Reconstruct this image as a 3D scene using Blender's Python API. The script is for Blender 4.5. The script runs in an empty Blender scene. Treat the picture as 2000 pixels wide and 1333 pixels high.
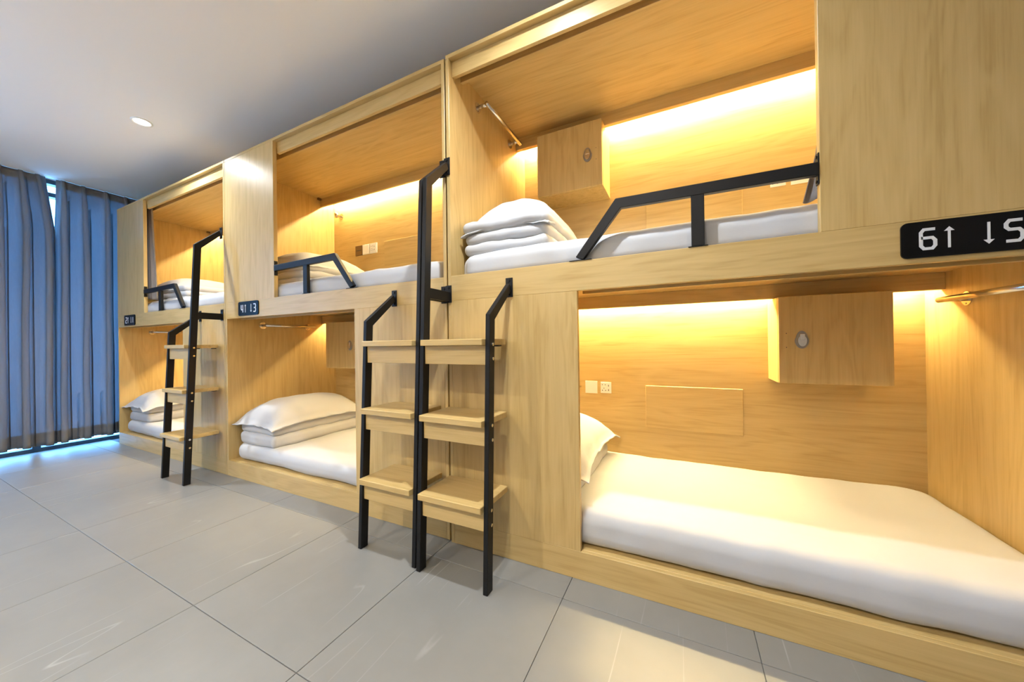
import bpy, bmesh, math, random
from mathutils import Vector, Matrix, noise

random.seed(7)
SC = bpy.context.scene
COL = SC.collection

# ------------------------------------------------------------------ camera
CAM_POS = Vector((0.99928, -1.35996, 0.94261))
YAW, PITCH, ROLL, FPX = 0.458243, 0.002759, -0.013659, 678.115
U0, V0 = 999.474, 668.274
cam_data = bpy.data.cameras.new('camera')
cam = bpy.data.objects.new('camera', cam_data)
COL.objects.link(cam)
fwd = Vector((-math.sin(YAW) * math.cos(PITCH), math.cos(YAW) * math.cos(PITCH), math.sin(PITCH)))
rgt = Vector((math.cos(YAW), math.sin(YAW), 0))
upv = rgt.cross(fwd)
r2 = math.cos(ROLL) * rgt + math.sin(ROLL) * upv
u2 = -math.sin(ROLL) * rgt + math.cos(ROLL) * upv
m = Matrix((r2, u2, -fwd)).transposed().to_4x4()
m.translation = CAM_POS
cam.matrix_world = m
cam_data.sensor_width = 36.0
cam_data.sensor_fit = 'HORIZONTAL'
cam_data.lens = FPX / 2000 * 36
cam_data.shift_x = -(U0 - 1000) / 2000
cam_data.shift_y = (V0 - 666.5) / 2000
cam_data.clip_start = 0.02
SC.camera = cam

# ------------------------------------------------------------------ world, exposure
W = bpy.data.worlds.new('daylight')
SC.world = W
W.use_nodes = True
bg = W.node_tree.nodes['Background']
bg.inputs[0].default_value = (0.16, 0.46, 1.0, 1)      # cool daylight outside the window
bg.inputs[1].default_value = 24.0
SC.view_settings.view_transform = 'Standard'
SC.view_settings.look = 'None'
SC.view_settings.gamma = 1.0
SC.view_settings.exposure = 0.0
SC.view_settings.use_curve_mapping = False

LED_STRENGTH = 410.0
LED_COLOR = (1.0, 0.785, 0.39)
SPOT_W = 155.0
SPOT_FILL_W = 215.0  # for the unseen far row, added as room fill
CEIL_Z = 2.54

# ------------------------------------------------------------------ materials
def new_mat(name):
    mt = bpy.data.materials.new(name)
    mt.use_nodes = True
    nt = mt.node_tree
    b = nt.nodes['Principled BSDF']
    return mt, nt, b

def N(nt, t, **kw):
    n = nt.nodes.new(t)
    for k, v in kw.items():
        if k.startswith('_'):
            n.inputs[k[1:]].default_value = v
        else:
            setattr(n, k, v)
    return n

def plain(name, col, rough=0.5, metal=0.0, bump=0.0, bscale=60.0, spec=0.5, vary=0.0):
    mt, nt, b = new_mat(name)
    b.inputs['Base Color'].default_value = (*col, 1)
    b.inputs['Roughness'].default_value = rough
    b.inputs['Metallic'].default_value = metal
    b.inputs['Specular IOR Level'].default_value = spec
    tc = N(nt, 'ShaderNodeTexCoord')
    nz = N(nt, 'ShaderNodeTexNoise', _Scale=bscale, _Detail=4.0)
    nt.links.new(tc.outputs['Object'], nz.inputs['Vector'])
    if vary:
        mx = N(nt, 'ShaderNodeMix', data_type='RGBA')
        mx.inputs['A'].default_value = tuple(c * (1 - vary) for c in col) + (1,)
        mx.inputs['B'].default_value = tuple(min(1, c * (1 + vary)) for c in col) + (1,)
        nt.links.new(nz.outputs['Fac'], mx.inputs['Factor'])
        nt.links.new(mx.outputs['Result'], b.inputs['Base Color'])
    if bump:
        bp = N(nt, 'ShaderNodeBump', _Strength=bump, _Distance=0.002)
        nt.links.new(nz.outputs['Fac'], bp.inputs['Height'])
        nt.links.new(bp.outputs['Normal'], b.inputs['Normal'])
    return mt

def wood(name, axis):
    """light maple laminate; grain runs along the axis"""
    mt, nt, b = new_mat(name)
    tc = N(nt, 'ShaderNodeTexCoord')
    oi = N(nt, 'ShaderNodeObjectInfo')
    off = N(nt, 'ShaderNodeVectorMath', operation='SCALE')
    off.inputs[0].default_value = (13.7, 7.3, 21.1)
    nt.links.new(oi.outputs['Random'], off.inputs['Scale'])
    add = N(nt, 'ShaderNodeVectorMath', operation='ADD')
    nt.links.new(tc.outputs['Object'], add.inputs[0])
    nt.links.new(off.outputs['Vector'], add.inputs[1])
    def mapped(across, along):
        sc = [across] * 3
        sc[axis] = along
        mp = N(nt, 'ShaderNodeMapping')
        mp.inputs['Scale'].default_value = sc
        nt.links.new(add.outputs['Vector'], mp.inputs['Vector'])
        return mp
    m1 = mapped(9.0, 1.1)
    n1 = N(nt, 'ShaderNodeTexNoise', _Scale=1.0, _Detail=3.0, _Distortion=0.6)
    nt.links.new(m1.outputs[0], n1.inputs['Vector'])
    rg = N(nt, 'ShaderNodeMath', operation='MULTIPLY')
    rg.inputs[1].default_value = 42.0
    nt.links.new(n1.outputs['Fac'], rg.inputs[0])
    sn = N(nt, 'ShaderNodeMath', operation='SINE')
    nt.links.new(rg.outputs[0], sn.inputs[0])
    m2 = mapped(150.0, 4.5)
    n2 = N(nt, 'ShaderNodeTexNoise', _Scale=1.0, _Detail=5.0, _Roughness=0.65)
    nt.links.new(m2.outputs[0], n2.inputs['Vector'])
    m3 = mapped(36.0, 1.8)
    n3 = N(nt, 'ShaderNodeTexNoise', _Scale=1.0, _Detail=3.0, _Roughness=0.6)
    nt.links.new(m3.outputs[0], n3.inputs['Vector'])
    a1 = N(nt, 'ShaderNodeMath', operation='MULTIPLY_ADD')
    a1.inputs[1].default_value = 0.085
    a1.inputs[2].default_value = 0.0
    nt.links.new(sn.outputs[0], a1.inputs[0])
    a2 = N(nt, 'ShaderNodeMath', operation='MULTIPLY_ADD')
    a2.inputs[1].default_value = 0.55
    nt.links.new(n2.outputs['Fac'], a2.inputs[0])
    nt.links.new(a1.outputs[0], a2.inputs[2])
    a3 = N(nt, 'ShaderNodeMath', operation='MULTIPLY_ADD')
    a3.inputs[1].default_value = 0.55
    nt.links.new(n3.outputs['Fac'], a3.inputs[0])
    nt.links.new(a2.outputs[0], a3.inputs[2])
    rp = N(nt, 'ShaderNodeValToRGB')
    rp.color_ramp.elements[0].position = 0.30
    rp.color_ramp.elements[0].color = (0.445, 0.294, 0.098, 1)
    rp.color_ramp.elements[1].position = 0.80
    rp.color_ramp.elements[1].color = (0.595, 0.418, 0.174, 1)
    e = rp.color_ramp.elements.new(0.52)
    e.color = (0.535, 0.370, 0.142, 1)
    nt.links.new(a3.outputs[0], rp.inputs['Fac'])
    nt.links.new(rp.outputs['Color'], b.inputs['Base Color'])
    b.inputs['Roughness'].default_value = 0.36
    b.inputs['Specular IOR Level'].default_value = 0.45
    bp = N(nt, 'ShaderNodeBump', _Strength=0.06, _Distance=0.001)
    nt.links.new(n2.outputs['Fac'], bp.inputs['Height'])
    nt.links.new(bp.outputs['Normal'], b.inputs['Normal'])
    return mt

WX, WY, WZ = wood('maple_grain_along', 0), wood('maple_grain_deep', 1), wood('maple_grain_upright', 2)
WHITE_CLOTH = plain('white_bed_linen', (0.50, 0.50, 0.508), 0.85, bump=0.25, bscale=40, spec=0.2)
PAINT = plain('white_wall_paint', (0.84, 0.82, 0.78), 0.8, bump=0.1, bscale=120)
CEILP = plain('ceiling_paint', (0.88, 0.84, 0.78), 0.85, bump=0.06, bscale=90)
BLACK = plain('black_powder_coat', (0.008, 0.008, 0.0085), 0.45, bump=0.15, bscale=400, spec=0.22)
SIGN = plain('black_acrylic', (0.003, 0.003, 0.0035), 0.3, spec=0.2)
SIGNW = plain('white_sign_print', (0.72, 0.73, 0.74), 0.5)
CHROME = plain('brushed_steel', (0.72, 0.68, 0.62), 0.22, 1.0)
STEEL = plain('dull_steel', (0.34, 0.31, 0.27), 0.35, 1.0)
PLASTIC = plain('white_plastic', (0.86, 0.84, 0.80), 0.35)
DARKP = plain('dark_plastic', (0.05, 0.045, 0.04), 0.5)
BROWNP = plain('brown_plastic', (0.16, 0.085, 0.03), 0.4)
GROUT = plain('grout', (0.10, 0.10, 0.10), 0.9)
FRAMEM = plain('window_aluminium', (0.06, 0.10, 0.13), 0.45, 0.3)
GREYCURT = plain('grey_curtain_cloth', (0.20, 0.18, 0.17), 0.9, bump=0.4, bscale=180, spec=0.1)

def mat_curtain():
    mt, nt, b = new_mat('blue_grey_drape')
    b.inputs['Roughness'].default_value = 0.9
    b.inputs['Specular IOR Level'].default_value = 0.1
    tc = N(nt, 'ShaderNodeTexCoord')
    mp = N(nt, 'ShaderNodeMapping')
    mp.inputs['Scale'].default_value = (160, 160, 25)
    nt.links.new(tc.outputs['Object'], mp.inputs['Vector'])
    nz = N(nt, 'ShaderNodeTexNoise', _Scale=1.0, _Detail=3.0)
    nt.links.new(mp.outputs[0], nz.inputs['Vector'])
    mx = N(nt, 'ShaderNodeMix', data_type='RGBA')
    mx.inputs['A'].default_value = (0.24, 0.235, 0.235, 1)
    mx.inputs['B'].default_value = (0.31, 0.30, 0.295, 1)
    nt.links.new(nz.outputs['Fac'], mx.inputs['Factor'])
    nt.links.new(mx.outputs['Result'], b.inputs['Base Color'])
    tr = N(nt, 'ShaderNodeBsdfTranslucent')
    tr.inputs['Color'].default_value = (0.30, 0.33, 0.36, 1)
    ms = N(nt, 'ShaderNodeMixShader')
    ms.inputs[0].default_value = 0.4
    out = nt.nodes['Material Output']
    nt.links.new(b.outputs[0], ms.inputs[1])
    nt.links.new(tr.outputs[0], ms.inputs[2])
    nt.links.new(ms.outputs[0], out.inputs['Surface'])
    return mt
DRAPE = mat_curtain()

def mat_tile():
    mt, nt, b = new_mat('grey_stone_tile')
    tc = N(nt, 'ShaderNodeTexCoord')
    oi = N(nt, 'ShaderNodeObjectInfo')
    off = N(nt, 'ShaderNodeVectorMath', operation='SCALE')
    off.inputs[0].default_value = (31.0, 17.0, 5.0)
    nt.links.new(oi.outputs['Random'], off.inputs['Scale'])
    add = N(nt, 'ShaderNodeVectorMath', operation='ADD')
    nt.links.new(tc.outputs['Object'], add.inputs[0])
    nt.links.new(off.outputs['Vector'], add.inputs[1])
    n1 = N(nt, 'ShaderNodeTexNoise', _Scale=5.0, _Detail=6.0, _Roughness=0.6)
    nt.links.new(add.outputs[0], n1.inputs['Vector'])
    base = N(nt, 'ShaderNodeMix', data_type='RGBA')
    base.inputs['A'].default_value = (0.182, 0.180, 0.168, 1)
    base.inputs['B'].default_value = (0.236, 0.233, 0.219, 1)
    nt.links.new(n1.outputs['Fac'], base.inputs['Factor'])
    # thin pale veins running roughly along one diagonal
    mp = N(nt, 'ShaderNodeMapping')
    mp.inputs['Rotation'].default_value = (0, 0, math.radians(-32))
    mp.inputs['Scale'].default_value = (5.5, 0.35, 1)
    nt.links.new(add.outputs[0], mp.inputs['Vector'])
    n2 = N(nt, 'ShaderNodeTexNoise', _Scale=1.0, _Detail=1.0, _Distortion=0.1)
    nt.links.new(mp.outputs[0], n2.inputs['Vector'])
    sb = N(nt, 'ShaderNodeMath', operation='SUBTRACT')
    sb.inputs[1].default_value = 0.5
    nt.links.new(n2.outputs['Fac'], sb.inputs[0])
    ab = N(nt, 'ShaderNodeMath', operation='ABSOLUTE')
    nt.links.new(sb.outputs[0], ab.inputs[0])
    mr = N(nt, 'ShaderNodeMapRange')
    mr.inputs['From Min'].default_value = 0.0
    mr.inputs['From Max'].default_value = 0.0045
    mr.inputs['To Min'].default_value = 1.0
    mr.inputs['To Max'].default_value = 0.0
    nt.links.new(ab.outputs[0], mr.inputs['Value'])
    n3 = N(nt, 'ShaderNodeTexNoise', _Scale=3.2, _Detail=2.0)
    nt.links.new(add.outputs[0], n3.inputs['Vector'])
    m3 = N(nt, 'ShaderNodeMapRange')
    m3.inputs['From Min'].default_value = 0.48
    m3.inputs['From Max'].default_value = 0.66
    m3.inputs['To Max'].default_value = 0.42
    nt.links.new(n3.outputs['Fac'], m3.inputs['Value'])
    ml = N(nt, 'ShaderNodeMath', operation='MULTIPLY')
    nt.links.new(mr.outputs[0], ml.inputs[0])
    nt.links.new(m3.outputs[0], ml.inputs[1])
    vein = N(nt, 'ShaderNodeMix', data_type='RGBA')
    vein.inputs['B'].default_value = (0.48, 0.48, 0.465, 1)
    nt.links.new(ml.outputs[0], vein.inputs['Factor'])
    nt.links.new(base.outputs['Result'], vein.inputs['A'])
    nt.links.new(vein.outputs['Result'], b.inputs['Base Color'])
    b.inputs['Roughness'].default_value = 0.38
    b.inputs['Specular IOR Level'].default_value = 0.4
    return mt
TILE = mat_tile()

def emit(name, col, s):
    mt, nt, b = new_mat(name)
    b.inputs['Base Color'].default_value = (0.9, 0.9, 0.9, 1)
    b.inputs['Emission Color'].default_value = (*col, 1)
    b.inputs['Emission Strength'].default_value = s
    return mt
LEDM = emit('led_tape', LED_COLOR, LED_STRENGTH)
LENSM = emit('downlight_lens', (1.0, 0.97, 0.92), 30.0)

def mat_glass():
    mt = bpy.data.materials.new('window_glass')
    mt.use_nodes = True
    nt = mt.node_tree
    nt.nodes.remove(nt.nodes['Principled BSDF'])
    t = N(nt, 'ShaderNodeBsdfTransparent')
    t.inputs[0].default_value = (0.92, 0.97, 0.98, 1)
    g = N(nt, 'ShaderNodeBsdfGlossy')
    g.inputs['Roughness'].default_value = 0.02
    ms = N(nt, 'ShaderNodeMixShader')
    ms.inputs[0].default_value = 0.06
    nt.links.new(t.outputs[0], ms.inputs[1])
    nt.links.new(g.outputs[0], ms.inputs[2])
    nt.links.new(ms.outputs[0], nt.nodes['Material Output'].inputs['Surface'])
    return mt
GLASS = mat_glass()

# ------------------------------------------------------------------ builders
ORG = {}

def origin(o):
    return ORG.get(o.name, Vector((0, 0, 0)))

def link(name, me, mat, parent=None, smooth=False, at=None):
    """mesh given in world coordinates; stored relative to the root's origin"""
    og = origin(parent) if parent else (at or Vector((0, 0, 0)))
    if og.length:
        me.transform(Matrix.Translation(-og))
    if mat:
        me.materials.append(mat)
    if smooth:
        for p in me.polygons:
            p.use_smooth = True
    o = bpy.data.objects.new(name, me)
    COL.objects.link(o)
    if parent:
        o.parent = parent
    else:
        o.location = og
    ORG[o.name] = og
    return o

def thing(name, label, cat, loc, group=None):
    o = bpy.data.objects.new(name, None)
    o.empty_display_size = 0.1
    COL.objects.link(o)
    o.location = loc
    o['label'] = label
    o['category'] = cat
    if group:
        o['group'] = group
    ORG[o.name] = Vector(loc)
    return o

def tag(o, label, cat, group=None):
    o['label'] = label
    o['category'] = cat
    if group:
        o['group'] = group
    return o

def struct(o, label=None):
    o['kind'] = 'structure'
    if label:
        o['label'] = label
    return o

def box_mesh(x0, x1, y0, y1, z0, z1, bev=0.0012):
    bm = bmesh.new()
    if x1 < x0: x0, x1 = x1, x0
    vs = [bm.verts.new((x, y, z)) for z in (z0, z1) for y in (y0, y1) for x in (x0, x1)]
    for f in ((0, 2, 3, 1), (4, 5, 7, 6), (0, 1, 5, 4), (2, 6, 7, 3), (0, 4, 6, 2), (1, 3, 7, 5)):
        bm.faces.new([vs[i] for i in f])
    if bev:
        bmesh.ops.bevel(bm, geom=bm.edges[:], offset=bev, segments=1, affect='EDGES')
    me = bpy.data.meshes.new('box')
    bm.to_mesh(me)
    bm.free()
    return me

def box(name, x0, x1, y0, y1, z0, z1, mat, parent=None, bev=0.0012):
    return link(name, box_mesh(x0, x1, y0, y1, z0, z1, bev), mat, parent)

def prism_mesh(poly, axis, t0, t1, bev=0.0):
    """poly: 2D outline; axis 0 -> (y,z) outline swept in x; axis 1 -> (x,z) outline swept in y"""
    bm = bmesh.new()
    def co(p, t):
        return (t, p[0], p[1]) if axis == 0 else (p[0], t, p[1])
    a = [bm.verts.new(co(p, t0)) for p in poly]
    b = [bm.verts.new(co(p, t1)) for p in poly]
    n = len(poly)
    bm.faces.new(a)
    bm.faces.new(b[::-1])
    for i in range(n):
        bm.faces.new((a[i], b[i], b[(i + 1) % n], a[(i + 1) % n]))
    bmesh.ops.recalc_face_normals(bm, faces=bm.faces[:])
    if bev:
        bmesh.ops.bevel(bm, geom=bm.edges[:], offset=bev, segments=1, affect='EDGES')
    me = bpy.data.meshes.new('prism')
    bm.to_mesh(me)
    bm.free()
    return me

def strip(path, w):
    """mitred 2D outline of a bar of width w along an open path"""
    P = [Vector(p) for p in path]
    L, Rr = [], []
    for i, p in enumerate(P):
        d0 = (P[i] - P[i - 1]).normalized() if i > 0 else None
        d1 = (P[i + 1] - P[i]).normalized() if i < len(P) - 1 else None
        if d0 is None: d0 = d1
        if d1 is None: d1 = d0
        n0 = Vector((-d0.y, d0.x))
        n1 = Vector((-d1.y, d1.x))
        mt = (n0 + n1).normalized()
        k = (w / 2) / max(0.3, mt.dot(n0))
        L.append(p + mt * k)
        Rr.append(p - mt * k)
    return [tuple(v) for v in L + Rr[::-1]]

def tube_mesh(path, rad, seg=12):
    bm = bmesh.new()
    P = [Vector(p) for p in path]
    rings = []
    ref = Vector((0, 0, 1))
    for i, p in enumerate(P):
        d = (P[min(i + 1, len(P) - 1)] - P[max(i - 1, 0)]).normalized()
        a = d.cross(ref)
        if a.length < 1e-3: a = d.cross(Vector((1, 0, 0)))
        a.normalize()
        b = d.cross(a)
        rings.append([bm.verts.new(p + rad * (math.cos(t) * a + math.sin(t) * b)) for t in [2 * math.pi * k / seg for k in range(seg)]])
    for r0, r1 in zip(rings, rings[1:]):
        for k in range(seg):
            bm.faces.new((r0[k], r0[(k + 1) % seg], r1[(k + 1) % seg], r1[k]))
    bm.faces.new(rings[0])
    bm.faces.new(rings[-1][::-1])
    bmesh.ops.recalc_face_normals(bm, faces=bm.faces[:])
    me = bpy.data.meshes.new('tube')
    bm.to_mesh(me)
    bm.free()
    return me

def disc_mesh(c, axis, rad, th, seg=20, rx=1.0):
    c = Vector(c)
    d = Vector(axis).normalized()
    return tube_mesh([c, c + d * th], rad, seg)

def soft_mesh(c, half, r, amp, freq, seed, nu=(14, 20, 3), droop=0.0, corner=0.0):
    """rounded, slightly lumpy slab"""
    def samples(h, n):
        e = [-h + r * k for k in (0, 0.15, 0.35, 0.6, 0.85, 1.0)]
        inner = [(-h + r) + (2 * h - 2 * r) * k / n for k in range(1, n)] if h > r * 1.01 else []
        return e + inner + [-q for q in e[::-1]] if h > r * 1.01 else e[:-1] + [0.0] + [-q for q in e[:-1][::-1]]
    S = [samples(half[i], nu[i]) for i in range(3)]
    idx, verts, faces = {}, [], []
    inn = [max(half[i] - r, 0.0) for i in range(3)]
    sv = Vector((seed * 7.13, seed * 3.7, seed * 1.9))
    def vid(q):
        k = tuple(round(v, 5) for v in q)
        if k in idx: return idx[k]
        i_ = Vector([max(-inn[j], min(inn[j], q[j])) for j in range(3)])
        d = Vector(q) - i_
        nrm = d.normalized() if d.length > 1e-9 else Vector((0, 0, 1))
        p = i_ + nrm * r
        w = p + Vector(c)
        nz = noise.noise(w * freq + sv) + 0.5 * noise.noise(w * freq * 2.3 + sv)
        p = p + nrm * amp * nz
        if corner:
            dx, dy = abs(p.x) - (half[0] - corner), abs(p.y) - (half[1] - corner)
            if dx > 0 and dy > 0:
                k = max(dx, dy) / math.hypot(dx, dy)
                p.x = math.copysign(half[0] - corner + dx * k, p.x)
                p.y = math.copysign(half[1] - corner + dy * k, p.y)
        if droop:
            ex = max(abs(p.x) / half[0], abs(p.y) / half[1])
            p.z -= droop * ex ** 4 * (1 if p.z > 0 else 0.2)
        idx[k] = len(verts)
        verts.append(p + Vector(c))
        return idx[k]
    for ax in range(3):
        o1, o2 = [i for i in range(3) if i != ax]
        for sgn in (-1, 1):
            A, B = S[o1], S[o2]
            for i in range(len(A) - 1):
                for j in range(len(B) - 1):
                    quad = []
                    for (a, b) in ((A[i], B[j]), (A[i + 1], B[j]), (A[i + 1], B[j + 1]), (A[i], B[j + 1])):
                        q = [0, 0, 0]
                        q[ax] = sgn * half[ax]; q[o1] = a; q[o2] = b
                        quad.append(vid(q))
                    if len(set(quad)) >= 3:
                        faces.append(quad if (sgn > 0) == (ax != 1) else quad[::-1])
    me = bpy.data.meshes.new('soft')
    me.from_pydata([tuple(v) for v in verts], [], faces)
    bm = bmesh.new()
    bm.from_mesh(me)
    bmesh.ops.remove_doubles(bm, verts=bm.verts[:], dist=1e-5)
    bmesh.ops.recalc_face_normals(bm, faces=bm.faces[:])
    bm.to_mesh(me)
    bm.free()
    return me

def pillow_mesh(c, a, b, ht, hb, seed, droop=0.05, n=34):
    verts, faces = [], []
    sv = Vector((seed * 5.1, seed * 2.3, seed))
    def sheet(sign):
        ids = []
        for i in range(n + 1):
            row = []
            for j in range(n + 1):
                u = math.sin((i / n * 2 - 1) * math.pi / 2 * 0.92) / math.sin(math.pi / 2 * 0.92)
                v = math.sin((j / n * 2 - 1) * math.pi / 2 * 0.92) / math.sin(math.pi / 2 * 0.92)
                x = a * u * (1 - 0.10 * (1 - v * v) * abs(u))
                y = b * v * (1 - 0.06 * (1 - u * u) * abs(v))
                fu = max(0.0, 1 - (abs(u) / 0.93) ** 2.6)
                fv = max(0.0, 1 - (abs(v) / 0.95) ** 3.2)
                f = (fu ** 0.55) * (fv ** 0.5)
                w = Vector((x, y, 0))
                wr = noise.noise(w * 9 + sv) * 0.35 + noise.noise(w * 21 + sv) * 0.22
                edge = max(abs(u), abs(v))
                z = sign * (0.003 + (ht if sign > 0 else hb) * f) + 0.018 * wr * (1.0 if sign > 0 else 0.2) * (0.35 + edge)
                z -= droop * (0.55 * abs(u) ** 3 + 0.75 * abs(v) ** 4)
                z += 0.012 * noise.noise(w * 14 - sv) * edge ** 4
                row.append(len(verts))
                verts.append((c[0] + x, c[1] + y, c[2] + z))
            ids.append(row)
        for i in range(n):
            for j in range(n):
                q = (ids[i][j], ids[i + 1][j], ids[i + 1][j + 1], ids[i][j + 1])
                faces.append(q if sign > 0 else q[::-1])
        return ids
    t = sheet(1)
    bt = sheet(-1)
    for k in range(n):
        faces.append((t[k][0], bt[k][0], bt[k + 1][0], t[k + 1][0]))
        faces.append((t[k + 1][n], bt[k + 1][n], bt[k][n], t[k][n]))
        faces.append((t[0][k + 1], bt[0][k + 1], bt[0][k], t[0][k]))
        faces.append((t[n][k], bt[n][k], bt[n][k + 1], t[n][k + 1]))
    me = bpy.data.meshes.new('pillow')
    me.from_pydata(verts, [], faces)
    return me

# ------------------------------------------------------------------ room shell
XL, XR, YB, YF = -4.33, 3.4, 0.92, -2.5
floor = struct(box('floor', XL - 0.3, XR + 0.1, YF - 0.1, YB + 0.1, -0.1, -0.0035, GROUT, bev=0))
struct(box('ceiling', XL - 0.3, XR + 0.1, YF - 0.1, YB + 0.1, CEIL_Z, CEIL_Z + 0.1, CEILP, bev=0))
struct(box('wall_back', XL - 0.3, XR + 0.1, YB, YB + 0.1, 0, CEIL_Z, PAINT, bev=0))
struct(box('wall_front', XL - 0.3, XR + 0.1, YF - 0.1, YF, 0, CEIL_Z, PAINT, bev=0))
struct(box('wall_right', XR, XR + 0.1, YF, YB, 0, CEIL_Z, PAINT, bev=0))
struct(box('wall_left', XL - 0.22, XL - 0.02, 0.42, YB, 0, CEIL_Z, PAINT, bev=0))
struct(box('wall_left', XL - 0.22, XL - 0.02, YF, -2.2, 0, CEIL_Z, PAINT, bev=0))

# floor tiles, 60 cm
PX, PY = 0.6025, 0.605
xs = [-0.0127 + PX * k for k in range(-8, 7)]
xs = [XL - 0.12] + [x for x in xs if XL < x < XR - 0.05] + [XR]
ys = [YF] + [-0.136 - PY * k for k in range(3, -1, -1)] + [0.015]
tile_cache = {}
G = 0.0011
for i in range(len(xs) - 1):
    for j in range(len(ys) - 1):
        w, d = xs[i + 1] - xs[i], ys[j + 1] - ys[j]
        key = (round(w, 3), round(d, 3))
        if key not in tile_cache:
            me = box_mesh(-w / 2 + G, w / 2 - G, -d / 2 + G, d / 2 - G, -0.01, 0.0, 0.0008)
            me.materials.append(TILE)
            tile_cache[key] = me
        t = bpy.data.objects.new('tile', tile_cache[key])
        COL.objects.link(t)
        t.parent = floor
        t.location = ((xs[i] + xs[i + 1]) / 2, (ys[j] + ys[j + 1]) / 2, 0)

# window wall behind the curtains
win = bpy.data.objects.new('window_1', None)
COL.objects.link(win)
win.location = (XL, -0.9, 0)
struct(win)
ORG[win.name] = Vector(win.location)
wx0, wx1 = XL - 0.08, XL
box('bottom_rail', wx0, wx1, -2.2, 0.42, 0.0, 0.035, FRAMEM, win)
box('top_rail', wx0, wx1, -2.2, 0.42, 2.50, CEIL_Z, FRAMEM, win)
box('transom', wx0, wx1, -2.2, 0.42, 2.38, 2.42, FRAMEM, win)
mull = [-2.2, -1.33, -0.46, 0.37]
for y in mull:
    box('mullion', wx0, wx1, y, y + 0.05, 0.035, 2.50, FRAMEM, win)
for y0, y1 in zip(mull, mull[1:]):
    box('pane', XL - 0.045, XL - 0.039, y0 + 0.05, y1, 0.035, 2.38, GLASS, win, bev=0)
    box('pane', XL - 0.045, XL - 0.039, y0 + 0.05, y1, 2.42, 2.50, GLASS, win, bev=0)

# ------------------------------------------------------------------ ceiling downlights
def downlight(x, y, watts, label, tint=(0.90, 0.95, 1.0)):
    t = thing('downlight', label, 'downlight', (x, y, CEIL_Z), 'recessed ceiling downlights')
    bm = bmesh.new()
    prof = [(0.040, 0.0), (0.040, -0.003), (0.050, -0.006), (0.057, -0.003), (0.057, 0.0)]
    n = 32
    rings = [[bm.verts.new((x + r * math.cos(2 * math.pi * k / n), y + r * math.sin(2 * math.pi * k / n), CEIL_Z + z)) for k in range(n)] for r, z in prof]
    for r0, r1 in zip(rings, rings[1:]):
        for k in range(n):
            bm.faces.new((r0[k], r0[(k + 1) % n], r1[(k + 1) % n], r1[k]))
    me = bpy.data.meshes.new('ring')
    bm.to_mesh(me)
    bm.free()
    link('trim_ring', me, PLASTIC, t, True)
    link('lens', disc_mesh((x, y, CEIL_Z), (0, 0, -1), 0.041, 0.002, 24), LENSM, t)
    ld = bpy.data.lights.new('downlight_beam', 'SPOT')
    ld.energy = watts
    ld.color = tint
    ld.spot_size = math.radians(150)
    ld.spot_blend = 1.0
    ld.shadow_soft_size = 0.03
    lo = bpy.data.objects.new('downlight_beam', ld)
    COL.objects.link(lo)
    lo.parent = t
    lo.location = (0, 0, -0.012)
    return t

downlight(-2.406, -0.312, SPOT_W, 'round glowing downlight in the ceiling near the curtain')
downlight(0.52, -0.42, SPOT_W, 'round ceiling downlight above the nearest bunk front')
downlight(-2.4, -2.36, SPOT_FILL_W, 'unseen fill downlight added across the aisle near the curtain', (1.0, 0.93, 0.82))  # this row is out of view, added to brighten room by wall bounce
downlight(-0.9, -2.36, SPOT_FILL_W, 'unseen fill downlight added across the aisle in mid room', (1.0, 0.93, 0.82))
downlight(0.6, -2.36, SPOT_FILL_W, 'unseen fill downlight added behind the viewer', (1.0, 0.93, 0.82))

# ------------------------------------------------------------------ curtains at the window
PLEAT = [(-.036, 0), (-.020, .006), (-.013, .022), (-.012, .045), (-.017, .064), (-.012, .080), (0.0, .086), (.011, .080), (.016, .064), (.012, .045), (.013, .022), (.020, .006), (.036, 0)]

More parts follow.
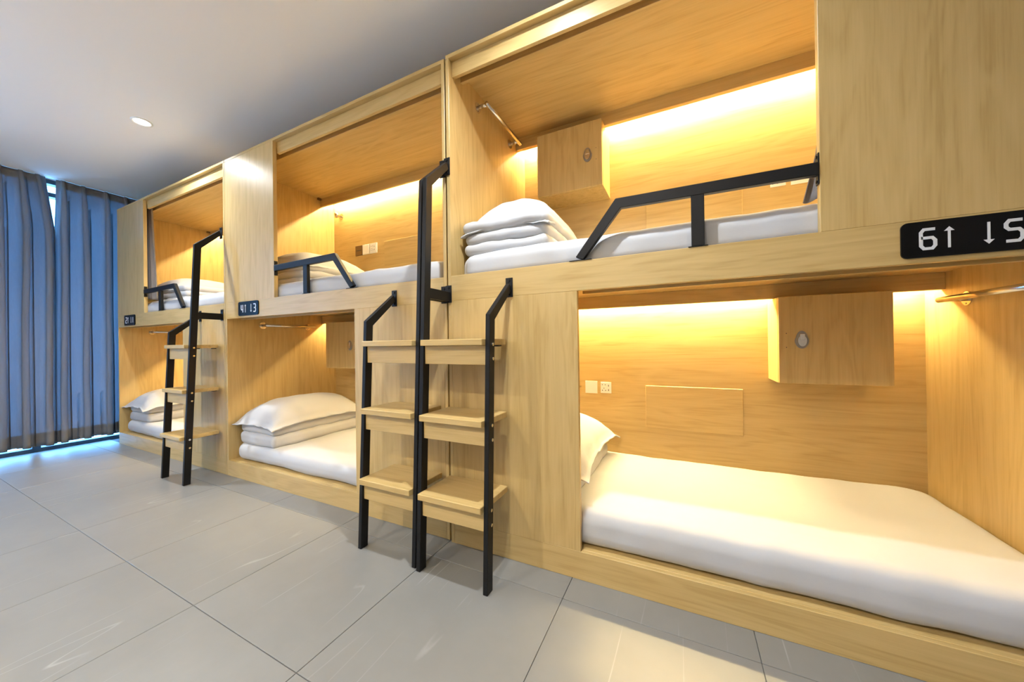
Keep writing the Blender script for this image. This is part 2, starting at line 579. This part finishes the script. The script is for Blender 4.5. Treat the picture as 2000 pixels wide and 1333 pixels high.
def drape(y0, y1, pleats, label, seed, lean, z0=0.066, z1=CEIL_Z - 0.003):
    nz_ = 64
    cols = []                                   # (y, pleat index or None, k)
    prev = y0
    for q, py in enumerate(pleats):
        a, b_ = prev, py - 0.036
        n = max(2, int((b_ - a) / 0.012))
        for k in range(n):
            cols.append((a + (b_ - a) * k / n, 0.0, None))
        for (dy, dx) in PLEAT:
            cols.append((py, dx, dy))
        prev = py + 0.037
    n = max(2, int((y1 - prev) / 0.012))
    for k in range(n + 1):
        cols.append((prev + (y1 - prev) * k / n, 0.0, None))
    verts = []
    for i in range(nz_ + 1):
        f = i / nz_
        z = z0 + (z1 - z0) * f
        spread = 1.25 - 0.45 * max(0.0, (f - 0.85) / 0.15) + 0.3 * max(0.0, 0.5 - f)
        for (y, dx, dy) in cols:
            sway = 0.022 * noise.noise(Vector((round(y, 3) * 5, z * 0.9, seed)))
            if dy is None:
                yy, x = y, 0.0
            else:
                am = 0.82 + 0.35 * noise.noise(Vector((y * 9, z * 0.9, seed)))
                yy, x = y + dy * spread + sway * (dx / 0.086), dx * am * (1 - 0.7 * max(0.0, (f - 0.93) / 0.07))
            x += 0.016 * noise.noise(Vector((yy * 10, z * 0.8, seed + 4.0)))
            x += 0.006 * noise.noise(Vector((yy * 22, z * 2.6, seed + 9.0))) * (1.2 - f)
            s_ = (y - y0) / (y1 - y0)
            verts.append((-4.262 + x, yy + lean(s_, f), z + (0.012 * noise.noise(Vector((y * 6, seed, 0))) if i == 0 else 0)))
    nc = len(cols)
    def sheet(rows, name, dx=0.0):
        idx = {}
        vv, ff = [], []
        for i in rows:
            for j in range(nc):
                idx[(i, j)] = len(vv)
                v = verts[i * nc + j]
                vv.append((v[0] + dx, v[1], v[2]))
        for i, i2 in zip(rows, rows[1:]):
            for j in range(nc - 1):
                ff.append((idx[(i, j)], idx[(i, j + 1)], idx[(i2, j + 1)], idx[(i2, j)]))
        me = bpy.data.meshes.new(name)
        me.from_pydata(vv, [], ff)
        return me
    o = link('window_curtain', sheet(list(range(nz_ + 1)), 'drape'), DRAPE, None, True, at=Vector((-4.262, (y0 + y1) / 2, z0)))
    h1 = link('hem', sheet([0, 1, 2, 3], 'hem', -0.004), DRAPE, o, True)
    h2 = link('heading_tape', sheet([nz_ - 2, nz_ - 1, nz_], 'heading', -0.004), DRAPE, o, True)
    for q in (o, h1, h2):
        md = q.modifiers.new('thickness', 'SOLIDIFY')
        md.thickness = 0.0012
    return tag(o, label, 'curtain', 'floor-length window curtains')

def lean_left(s, f):
    return -0.055 * max(0.0, (f - 0.80) / 0.20) * max(0.0, (s - 0.80) / 0.20)
def lean_right(s, f):
    return 0.012 * max(0.0, (f - 0.80) / 0.20) * max(0.0, (0.2 - s) / 0.2)
drape(-1.75, -0.330, [-1.62, -1.44, -1.26, -1.08, -0.92, -0.76, -0.63, -0.50, -0.38],
      'blue-grey curtain left of the bright gap, running out of view', 3, lean_left)
drape(-0.334, 0.36, [-0.29, -0.155, -0.008, 0.14, 0.28],
      'blue-grey curtain between the bright gap and the far bunk', 8, lean_right)

# ------------------------------------------------------------------ bunk units
T = 0.018
H = 2.318
ZRT, ZRB, ZK = 1.264, 1.146, 0.112
ZBASE2 = 1.231
YBK = 0.885

def bunk(xa, xb, yo, mirror, up_w, low_w, label):
    """mirror False: upper closed panel at the left end, lower closed panel at the right end"""
    L = xb - xa
    r = thing('capsule_bunk', label, 'bunk bed', ((xa + xb) / 2, yo + 0.45, 0), 'wooden capsule bunks')
    def X(u):
        return xb - u if mirror else xa + u
    def b(name, u0, u1, y0, y1, z0, z1, mat, bev=0.0012):
        return box(name, X(u0), X(u1), y0 + yo, y1 + (0 if y1 > 0.6 else yo), z0, z1, mat, r, bev)
    b('side_panel', 0, T, 0, 0.905, 0, H - T, WZ)
    b('side_panel', L - T, L, 0, 0.905, 0, H - T, WZ)
    b('top_panel', 0, L, 0, 0.905, H - T, H, WX)
    b('back_panel', T, L - T, YBK, 0.905, 0.02, H - T, WX, 0)
    # fronts
    b('front_panel', T, up_w, 0, T + 0.007, ZRT, H - T, WZ)
    b('front_panel', L - low_w, L - T, 0, T + 0.004, ZK, ZRB, WZ)
    b('bed_rail', T, L - T, 0, T, ZRB, ZRT, WX)
    b('kickboard', T, L - T, 0, T, 0.0, ZK, WX)
    b('fascia', up_w, L - T, 0.028, 0.046, 2.226, H - T, WX)
    b('curtain_board', T, L - T, 0.10, 0.118, 2.248, H - T, WX)
    b('curtain_board', T, L - low_w, 0.085, 0.103, 1.143, 1.213, WX)
    # beds and light pelmets
    b('bed_board', T, L - T, T, YBK, 0.094, 0.1125, WX)
    b('bed_board', T, L - T, T, YBK, 1.213, ZBASE2, WX)
    b('pelmet', T, L - T, 0.745, 0.763, 2.226, H - T, WX)
    b('pelmet', T, L - T, 0.745, 0.763, 1.142, 1.213, WX)
    for u in (T + 0.0005, L - T - 0.0205):
        b('corner_bracket', u, u + 0.02, 0.712, 0.744, H - T - 0.018, H - T - 0.0005, BROWNP)
    b('led_strip', T + 0.01, L - T - 0.01, 0.838, 0.850, H - T - 0.006, H - T - 0.001, LEDM, 0)
    b('led_strip', T + 0.01, L - T - 0.01, 0.838, 0.850, 1.207, 1.2125, LEDM, 0)
    return r

B1 = (-4.0163, -2.018)
B2 = (-2.0145, -0.0163)
B3 = (0.0, 2.0)
Y3 = -0.0105
bunk(*B1, 0.0, False, 0.605, 0.66, 'far light wood capsule bunk beside the blue window curtain')
bunk(*B2, 0.0, False, 0.604, 0.64, 'middle light wood capsule bunk between two ladders')
bunk(*B3, Y3, True, 0.6247, 0.6253, 'nearest light wood capsule bunk on the right side')

# folding table boards on the back panels
def flap(x0, x1, z0, z1, label):
    t = thing('folding_table', label, 'table board', ((x0 + x1) / 2, YBK, z0), 'folding table boards on the bunk walls')
    box('board', x0, x1, YBK - 0.016, YBK - 0.001, z0, z1, WX, t, 0.002)
    for x in (x0 + 0.06, x1 - 0.06):
        link('hinge', tube_mesh([(x - 0.02, YBK - 0.006, z0 - 0.004), (x + 0.02, YBK - 0.006, z0 - 0.004)], 0.004, 8), CHROME, t, True)
    return t
flap(0.793, 1.286, 0.422, 0.675, 'flat wooden folding board on the lower wall of the nearest bunk')
flap(0.811, 1.297, 1.57, 1.80, 'wooden folding board behind the nearest upper guard rail')
flap(-1.329, -0.84, 1.59, 1.845, 'wooden folding board on the upper wall of the middle bunk')

# ------------------------------------------------------------------ lockers
def locker(x0, x1, z0, z1, lock_x, lock_z, hole_x, label):
    t = thing('locker', label, 'locker', ((x0 + x1) / 2, YBK, z0), 'wall lockers with round locks')
    yf = 0.65
    box('body', x0, x1, yf + 0.018, YBK - 0.0005, z0, z1, WZ, t)
    dr = box('door', x0 + 0.001, x1 - 0.001, yf, yf + 0.0165, z0 + 0.001, z1 - 0.001, WZ, t, 0.0018)
    # lock: bevelled oval escutcheon with a keyed thumb piece
    def oval(w, h, y0, y1, zc, n=24, waist=0.0):
        pts = []
        for k in range(n):
            a = 2 * math.pi * k / n
            ww = w * (1 - waist * (math.sin(a) > 0.2))
            pts.append((lock_x + ww * math.cos(a), zc + h * math.sin(a)))
        return prism_mesh(pts, 1, y0, y1)
    link('lock_plate', oval(0.026, 0.041, yf - 0.004, yf, lock_z, waist=0.15), STEEL, dr)
    link('lock_body', oval(0.016, 0.026, yf - 0.013, yf - 0.004, lock_z - 0.005), CHROME, dr)
    link('lock_button', prism_mesh([(lock_x - 0.011, lock_z - 0.001), (lock_x + 0.011, lock_z - 0.001), (lock_x + 0.010, lock_z + 0.027), (lock_x - 0.010, lock_z + 0.027)], 1, yf - 0.014, yf - 0.004, 0.0015), CHROME, dr)
    for dz in (-0.035, 0.03):
        link('screw_hole', disc_mesh((hole_x, yf - 0.0004, lock_z + dz), (0, 1, 0), 0.0022, 0.001, 8), DARKP, dr)
    return t
locker(1.40, 1.792, 0.737, 1.1415, 1.486, 0.939, 1.43, 'wooden locker with steel lock in the lower nearest bunk')
locker(0.201, 0.60, 1.842, 2.224, 0.516, 2.03, 0.565, 'wooden locker hanging in the upper nearest bunk above the quilt')
locker(-1.81, -1.418, 0.745, 1.1415, -1.503, 0.94, -1.45, 'wooden locker in the lower middle bunk half hidden by its panel')

# ------------------------------------------------------------------ switches and sockets
def outlet(x0, z0, kind, where, w=0.09, h=0.09):
    y1 = YBK
    labels = {'blank': 'square white blank switch plate ', 'socket': 'white five-hole power socket ', 'card': 'brown card switch plate '}
    names = {'blank': 'wall_switch', 'socket': 'power_socket', 'card': 'card_switch'}
    cats = {'blank': 'switch', 'socket': 'socket', 'card': 'switch'}
    t = thing(names[kind], labels[kind] + where, cats[kind], (x0 + w / 2, y1, z0), 'switches and sockets on the bunk walls')
    m_ = BROWNP if kind == 'card' else PLASTIC
    box('plate', x0 + 0.001, x0 + w - 0.001, y1 - 0.009, y1 - 0.0003, z0, z0 + h, m_, t, 0.002)
    cx, cz = x0 + w / 2, z0 + h / 2
    if kind == 'blank':
        box('rocker', x0 + 0.006, x0 + w - 0.006, y1 - 0.011, y1 - 0.0085, z0 + 0.005, z0 + h - 0.005, PLASTIC, t, 0.001)
    elif kind == 'socket':
        fc = box('face', x0 + 0.012, x0 + w - 0.012, y1 - 0.0115, y1 - 0.0085, z0 + 0.010, z0 + h - 0.010, PLASTIC, t, 0.0006)
        for (dx, dz, sw, sh) in ((-0.022, 0.018, 0.006, 0.004), (-0.004, 0.018, 0.006, 0.004), (0.016, 0.013, 0.004, 0.012), (0.016, -0.015, 0.004, 0.012), (-0.012, -0.004, 0.003, 0.007), (-0.022, -0.018, 0.004, 0.007), (-0.002, -0.018, 0.004, 0.007)):
            box('pin_slot', cx + dx - sw / 2, cx + dx + sw / 2, y1 - 0.0119, y1 - 0.0114, cz + dz - sh / 2, cz + dz + sh / 2, DARKP, fc, 0)
    else:
        box('card_slot', x0 + 0.015, x0 + w - 0.015, y1 - 0.0105, y1 - 0.0085, cz - 0.004, cz + 0.004, DARKP, t, 0.0005)
    return t
outlet(0.42, 0.606, 'blank', 'beside the lower nearest pillow')
outlet(0.513, 0.606, 'socket', 'beside the lower nearest pillow')
outlet(0.327, 0.606, 'card', 'mostly hidden behind the lower nearest panel')
outlet(1.408, 1.728, 'socket', 'under the nearest upper guard rail')
outlet(1.500, 1.728, 'blank', 'under the nearest upper guard rail beside its end')
outlet(1.592, 1.728, 'card', 'in the nearest upper bunk behind the grey curtain')
outlet(-1.700, 1.762, 'card', 'on the upper wall of the middle bunk')
outlet(-1.608, 1.762, 'blank', 'on the upper wall of the middle bunk')
outlet(-1.515, 1.762, 'socket', 'on the upper wall of the middle bunk')

# ------------------------------------------------------------------ hanging rails
def hang_rail(xw, sgn, y0, y1, z, label):
    """xw: face of the side panel, sgn: direction into the bunk"""
    t = thing('hanging_rail', label, 'rail', (xw, (y0 + y1) / 2, z), 'steel hanging rails in the bunks')
    xo = xw + sgn * 0.062
    R_ = 0.0115
    link('rod', tube_mesh([(xo, y0 - 0.012, z), (xo, y1 + 0.03, z)], R_, 16), CHROME, t, True)
    for y in (y0, y1):
        link('flange', disc_mesh((xw + sgn * 0.0004, y, z), (sgn, 0, 0), 0.027, 0.004, 24), CHROME, t)
        p = link('post', tube_mesh([(xw + sgn * 0.004, y, z), (xo + sgn * 0.006, y, z)], 0.0105, 16), CHROME, t, True)
        for dz in (-0.019, 0.019):
            link('screw', disc_mesh((xw + sgn * 0.0043, y, z + dz), (sgn, 0, 0), 0.0025, 0.0012, 8), DARKP, p)
    return t
hang_rail(B3[0] + T, 1, 0.25, 0.636, 2.218, 'steel hanging rail high on the left side of the nearest upper bunk')
hang_rail(B3[1] - T, -1, 0.24, 0.611, 1.090, 'steel hanging rail at the right end of the nearest lower bunk')
hang_rail(B2[0] + T, 1, 0.241, 0.606, 1.107, 'steel hanging rail at the left end of the middle lower bunk')
hang_rail(B1[0] + T, 1, 0.241, 0.606, 1.107, 'steel hanging rail in the far lower bunk')

# small coat knob in the middle upper bunk
kt = thing('coat_hook', 'small round steel coat hook under the light of the middle upper bunk', 'hook', (-1.89, YBK, 2.16))
link('flange', disc_mesh((-1.89, YBK - 0.0003, 2.16), (0, -1, 0), 0.028, 0.004, 20), CHROME, kt)
link('stem', tube_mesh([(-1.89, YBK - 0.004, 2.16), (-1.89, YBK - 0.045, 2.16)], 0.007, 12), CHROME, kt, True)
bm = bmesh.new()
bmesh.ops.create_uvsphere(bm, u_segments=16, v_segments=10, radius=0.024, matrix=Matrix.Translation((-1.89, YBK - 0.052, 2.16)))
me = bpy.data.meshes.new('knob'); bm.to_mesh(me); bm.free()
link('knob', me, CHROME, kt, True)

# ------------------------------------------------------------------ bedding
def mattress(b, yo, z0, z1, seed, label, y0=0.03):
    xa, xb = b
    c = ((xa + xb) / 2, (y0 + yo + 0.872) / 2, (z0 + z1) / 2)
    half = ((xb - xa) / 2 - 0.024, (0.872 - y0 - yo) / 2, (z1 - z0) / 2)
    me = soft_mesh(c, half, min(half[2] * 0.85, 0.055), 0.006, 6.0, seed, (64, 30, 3), corner=0.10)
    o = link('mattress', me, WHITE_CLOTH, None, True, at=Vector((c[0], c[1], z0)))
    return tag(o, label, 'mattress', 'white mattresses in the bunks')
mattress(B1, 0, 0.113, 0.23, 1, 'white mattress in the far lower bunk behind its ladder')
mattress(B2, 0, 0.113, 0.23, 2, 'white mattress in the middle lower bunk with a quilt stack')
mattress(B3, Y3, 0.113, 0.262, 3, 'white mattress in the nearest lower bunk, mostly bare')
mattress(B1, 0, 1.2315, 1.37, 4, 'white mattress in the far upper bunk')
mattress(B2, 0, 1.2315, 1.37, 5, 'white mattress in the middle upper bunk')
mattress(B3, Y3, 1.2315, 1.375, 6, 'white mattress in the nearest upper bunk behind the guard rail')

def quilt(x0, x1, y0, y1, z0, n, th, seed, label):
    t = thing('folded_quilt', label, 'quilt', ((x0 + x1) / 2, (y0 + y1) / 2, z0), 'folded white quilts')
    rnd = random.Random(seed)
    z = z0
    for k in range(n):
        h = th * rnd.uniform(0.9, 1.1)
        dx0, dx1 = rnd.uniform(-0.012, 0.012), rnd.uniform(-0.014, 0.014)
        dy0 = rnd.uniform(0.0, 0.018)
        c = ((x0 + x1) / 2 + (dx0 + dx1) / 2, (y0 + y1) / 2 + dy0 / 2, z + h / 2 - 0.001)
        half = ((x1 - x0) / 2 + (dx1 - dx0) / 2, (y1 - y0) / 2 - dy0 / 2, h / 2 + 0.0035)
        me = soft_mesh(c, half, half[2] * (0.98 if th < 0.07 else 0.72), 0.008, 10.0, seed + k * 3.1, (16, 24, 3))
        link('fold', me, WHITE_CLOTH, t, True)
        z += h
    return t, z

def pillow(cx, cy, z, a, b_, ht, seed, label, droop=0.045, hb=0.02):
    me = pillow_mesh((cx, cy, z + hb), a, b_, ht, hb, seed, droop)
    o = link('pillow', me, WHITE_CLOTH, None, True, at=Vector((cx, cy, z)))
    return tag(o, label, 'pillow', 'white pillows on folded quilts')

_, z = quilt(-3.97, -3.56, 0.05, 0.80, 0.228, 2, 0.082, 11, 'folded white quilt in the far lower bunk')
pillow(-3.76, 0.41, z - 0.008, 0.255, 0.40, 0.12, 1, 'white pillow on the quilt of the far lower bunk')
_, z = quilt(-1.97, -1.545, 0.05, 0.82, 0.228, 2, 0.086, 12, 'folded white quilt in the middle lower bunk')
pillow(-1.755, 0.42, z - 0.008, 0.258, 0.40, 0.14, 2, 'plump white pillow on the quilt of the middle lower bunk', 0.034)
_, z = quilt(0.04, 0.575, 0.09, 0.80, 0.26, 2, 0.08, 13, 'folded white quilt peeking past the lower panel of the nearest bunk')
pillow(0.33, 0.43, z - 0.008, 0.32, 0.39, 0.12, 3, 'white pillow peeking past the lower panel of the nearest bunk')
_, z = quilt(-3.96, -3.1, 0.16, 0.80, 1.368, 3, 0.055, 14, 'folded white quilt in the far upper bunk')
pillow(-3.6, 0.48, z - 0.008, 0.36, 0.33, 0.11, 4, 'white pillow in the far upper bunk behind its guard rail')
_, z = quilt(-1.96, -1.36, 0.14, 0.80, 1.368, 3, 0.05, 15, 'folded white quilt in the middle upper bunk')
pillow(-1.68, 0.47, z - 0.008, 0.34, 0.34, 0.12, 5, 'white pillow in the middle upper bunk behind its guard rail')
_, z = quilt(0.035, 0.480, 0.06, 0.80, 1.373, 3, 0.056, 16, 'thick folded white quilt in the nearest upper bunk')
pillow(0.258, 0.425, z - 0.014, 0.226, 0.372, 0.138, 6, 'white pillow draped over the quilt of the nearest upper bunk', 0.062)

# ------------------------------------------------------------------ privacy curtains of the upper bunks
def gathered(x0, x1, y, z0, z1, flare, lin, label, seed):
    n, nz_ = 60, 30
    verts, faces = [], []
    for i in range(nz_ + 1):
        f = i / nz_
        z = z0 + (z1 - z0) * f
        for j in range(n + 1):
            s = j / n
            x = x0 + (x1 - x0) * s
            x += (1 - s) * (flare * max(0.0, 1 - f * 5.5) + lin * (1 - f))
            yy = y + 0.018 * math.sin(s * 2 * math.pi * 5.5 + 0.4 * math.sin(z * 5)) * (0.7 + 0.3 * (1 - f))
            zz = z + (0.03 * s if i == 0 else 0)
            verts.append((x, yy, zz))
    for i in range(nz_):
        for j in range(n):
            a = i * (n + 1) + j
            faces.append((a, a + 1, a + n + 2, a + n + 1))
    me = bpy.data.meshes.new('gathered')
    me.from_pydata(verts, [], faces)
    o = link('privacy_curtain', me, GREYCURT, None, True, at=Vector(((x0 + x1) / 2, y, z0)))
    md = o.modifiers.new('thickness', 'SOLIDIFY')
    md.thickness = 0.0025
    return tag(o, label, 'curtain', 'grey privacy curtains drawn aside')
gathered(1.408, 1.62, 0.07, 1.385, 2.295, -0.035, -0.016, 'dark grey curtain bunched behind the nearest upper panel', 1)
gathered(-3.455, -3.66, 0.07, 1.385, 2.295, 0.0, 0.075, 'dark grey curtain bunched in the far upper bunk', 2)

# ------------------------------------------------------------------ guard rails
def guard(xe, s, yo, label):
    """xe: edge of the closed panel, s: direction along the opening"""
    t = thing('guard_rail', label, 'guard rail', (xe + s * 0.36, yo + 0.009, ZRT), 'black steel guard rails of the upper bunks')
    y0, y1 = yo - 0.004, yo + 0.018
    path = [(xe + s * 0.003, 1.456), (xe + s * 0.588, 1.462), (xe + s * 0.738, ZRT + 0.003)]
    poly = strip(path, 0.038)
    if s < 0: poly = poly[::-1]
    poly = [(p[0], max(p[1], ZRT + 0.003)) for p in poly]
    link('top_bar', prism_mesh(poly, 1, y0, y1, 0.0015), BLACK, t)
    xp = xe + s * 0.325
    box('post', xp - 0.02, xp + 0.02, y0 + 0.001, y1 - 0.001, ZRT + 0.003, 1.442, BLACK, t, 0.0015)
    box('foot_plate', xp - 0.03, xp + 0.03, y0 + 0.002, y1 + 0.012, ZRT, ZRT + 0.003, BLACK, t, 0.0005)
    xf = xe + s * 0.735
    box('foot_plate', xf - 0.045, xf + 0.045, y0 + 0.002, y1 + 0.012, ZRT, ZRT + 0.003, BLACK, t, 0.0005)
    pl = box('end_plate', xe + s * 0.0002, xe + s * 0.004, y0 + 0.004, y1 + 0.004, 1.41, 1.505, BLACK, t, 0.0008)
    for z in (1.42, 1.495):
        link('screw', disc_mesh((xe + s * 0.004, yo + 0.01, z), (s, 0, 0), 0.005, 0.003, 10), BLACK, pl)
    return t
guard(B1[0] + 0.605, 1, 0.0, 'black steel guard rail on the far upper bunk')
guard(B2[0] + 0.604, 1, 0.0, 'black steel guard rail on the middle upper bunk')
guard(B3[1] - 0.6247, -1, Y3, 'large black steel guard rail on the nearest upper bunk')

# ------------------------------------------------------------------ ladders
def ladder(x0, tall_right, yo, label):
    Wd, PW, PD = 0.342, 0.02, 0.040
    t = thing('bunk_ladder', label, 'ladder', (x0 + Wd / 2, yo - 0.12, 0), 'black steel ladders with wooden treads')
    def fy(z):
        return yo - 0.238 + 0.045 * z
    def post(xa, tall):
        zb = 1.655 if tall else 1.045
        zp = 1.785 if tall else 1.183
        path = [(fy(0) + PD / 2, 0.0), (fy(zb) + PD / 2, zb), (yo - 0.003, zp)]
        poly = strip(path, PD)
        poly = [(min(p[0], yo - 0.003), max(0.0, p[1])) for p in poly]
        p = link('post', prism_mesh(poly, 0, xa, xa + PW, 0.0015), BLACK, t)
        xc = xa + PW / 2
        plates = [(zp, 0.042)]
        if tall:
            plates.append((1.178, 0.041))
            box('arm', xa + 0.001, xa + PW - 0.001, fy(1.165) + PD - 0.002, yo - 0.003, 1.142, 1.188, BLACK, t, 0.0015)
        for (z, hh) in plates:
            pl = box('wall_plate', xc - 0.017, xc + 0.017, yo - 0.004, yo - 0.0002, z - hh, z + hh, BLACK, t, 0.001)
            for dz in (-hh + 0.012, hh - 0.012):
                link('screw', disc_mesh((xc, yo - 0.004, z + dz), (0, -1, 0), 0.006, 0.004, 10), BLACK, pl)
        return p
    pl_ = post(x0, not tall_right)
    pr_ = post(x0 + Wd - PW, tall_right)
    xi0, xi1 = x0 + PW + 0.0005, x0 + Wd - PW - 0.0005
    for zt in (0.328, 0.648, 0.960):
        yf = fy(zt) - 0.024
        tr = box('tread', xi0, xi1, yf, yo - 0.022, zt - 0.025, zt, WX, t, 0.002)
        for x in (xi0 + 0.03, xi1 - 0.03):
            box('bracket', x - 0.012, x + 0.012, yo - 0.05, yo - 0.026, zt - 0.032, zt - 0.0255, DARKP, tr, 0.001)
        box('apron', xi0, xi1, fy(zt) + 0.006, fy(zt) + 0.022, zt - 0.102, zt - 0.0255, WX, t, 0.0015)
        for dz in (-0.022, -0.078):
            yb = fy(zt) + 0.022
            link('bolt', disc_mesh((x0 + Wd - 0.0002, yb, zt + dz), (1, 0, 0), 0.0065, 0.003, 12), CHROME, pr_)
            link('bolt', disc_mesh((x0 + 0.0002, yb, zt + dz), (-1, 0, 0), 0.0065, 0.003, 12), CHROME, pl_)
    return t
ladder(-2.393, True, 0.0, 'black ladder with wooden treads on the far bunk near the curtain')
ladder(-0.362, True, 0.0, 'left one of the two ladders standing side by side')
ladder(-0.006, False, Y3, 'right one of the two ladders standing side by side')

# ------------------------------------------------------------------ bunk number signs
DIG = {
    '1': [[(0.5, 1), (0.5, 0)]],
    '2': [[(0, 1), (0.8, 1), (1, 0.85), (1, 0.62), (0.8, 0.5), (0.2, 0.5), (0, 0.38), (0, 0), (1, 0)]],
    '3': [[(0, 1), (0.8, 1), (1, 0.85), (1, 0.65), (0.8, 0.5), (1, 0.35), (1, 0.15), (0.8, 0), (0, 0)], [(0.25, 0.5), (0.85, 0.5)]],
    '4': [[(0.05, 1), (0, 0.5), (0.15, 0.36), (1, 0.36)], [(0.8, 1), (0.8, 0)]],
    '5': [[(1, 1), (0.2, 1), (0, 0.85), (0, 0.68), (0.2, 0.56), (0.8, 0.56), (1, 0.42), (1, 0.15), (0.8, 0), (0, 0)]],
    '6': [[(1, 1), (0.2, 1), (0, 0.85), (0, 0.15), (0.2, 0), (0.8, 0), (1, 0.15), (1, 0.42), (0.8, 0.56), (0, 0.56)]],
}
def sign(x0, yo, a, b_, label):
    w, h, z0 = 0.247, 0.098, 1.160
    t = thing('number_sign', label, 'sign', (x0 + w / 2, yo, z0), 'bunk number signs')
    pts, r = [], 0.014
    for cx, cz, s0 in ((x0 + w - r, z0 + h - r, 0), (x0 + r, z0 + h - r, 90), (x0 + r, z0 + r, 180), (x0 + w - r, z0 + r, 270)):
        for k in range(6):
            an = math.radians(s0 + k * 18)
            pts.append((cx + r * math.cos(an), cz + r * math.sin(an)))
    link('plate', prism_mesh(pts, 1, yo - 0.0055, yo - 0.0003), SIGN, t)
    ya, yb = yo - 0.0065, yo - 0.0055
    dh, dw, zb = 0.052, 0.027, z0 + 0.023
    def digit(ch, xd):
        bm = bmesh.new()
        for path in DIG[ch]:
            pm = prism_mesh(strip([(xd + p[0] * dw, zb + p[1] * dh) for p in path], 0.0075), 1, ya, yb)
            bm.from_mesh(pm)
            bpy.data.meshes.remove(pm)
        me = bpy.data.meshes.new('digit')
        bm.to_mesh(me)
        bm.free()
        link('digit', me, SIGNW, t)
    digit(a, x0 + 0.0388)
    digit(b_, x0 + 0.191)
    def arrow(xc, up):
        lo, hi = zb - 0.002, zb + dh + 0.002
        if up:
            poly = [(xc - 0.0025, lo), (xc + 0.0025, lo), (xc + 0.0025, hi - 0.011), (xc + 0.0095, hi - 0.011), (xc, hi), (xc - 0.0095, hi - 0.011), (xc - 0.0025, hi - 0.011)]
        else:
            poly = [(xc - 0.0025, hi), (xc - 0.0025, lo + 0.011), (xc - 0.0095, lo + 0.011), (xc, lo), (xc + 0.0095, lo + 0.011), (xc + 0.0025, lo + 0.011), (xc + 0.0025, hi)]
        link('arrow', prism_mesh(poly, 1, ya, yb), SIGNW, t)
    arrow(x0 + 0.092, True)
    arrow(x0 + 0.162, False)
    return t
sign(-3.846, 0.0, '2', '1', 'small black sign with white numbers 2 and 1 on the far bunk')
sign(-1.834, 0.0, '4', '3', 'black sign with white numbers 4 and 3 on the middle bunk')
sign(1.546, Y3, '6', '5', 'black sign with white numbers 6 and 5 on the nearest bunk')
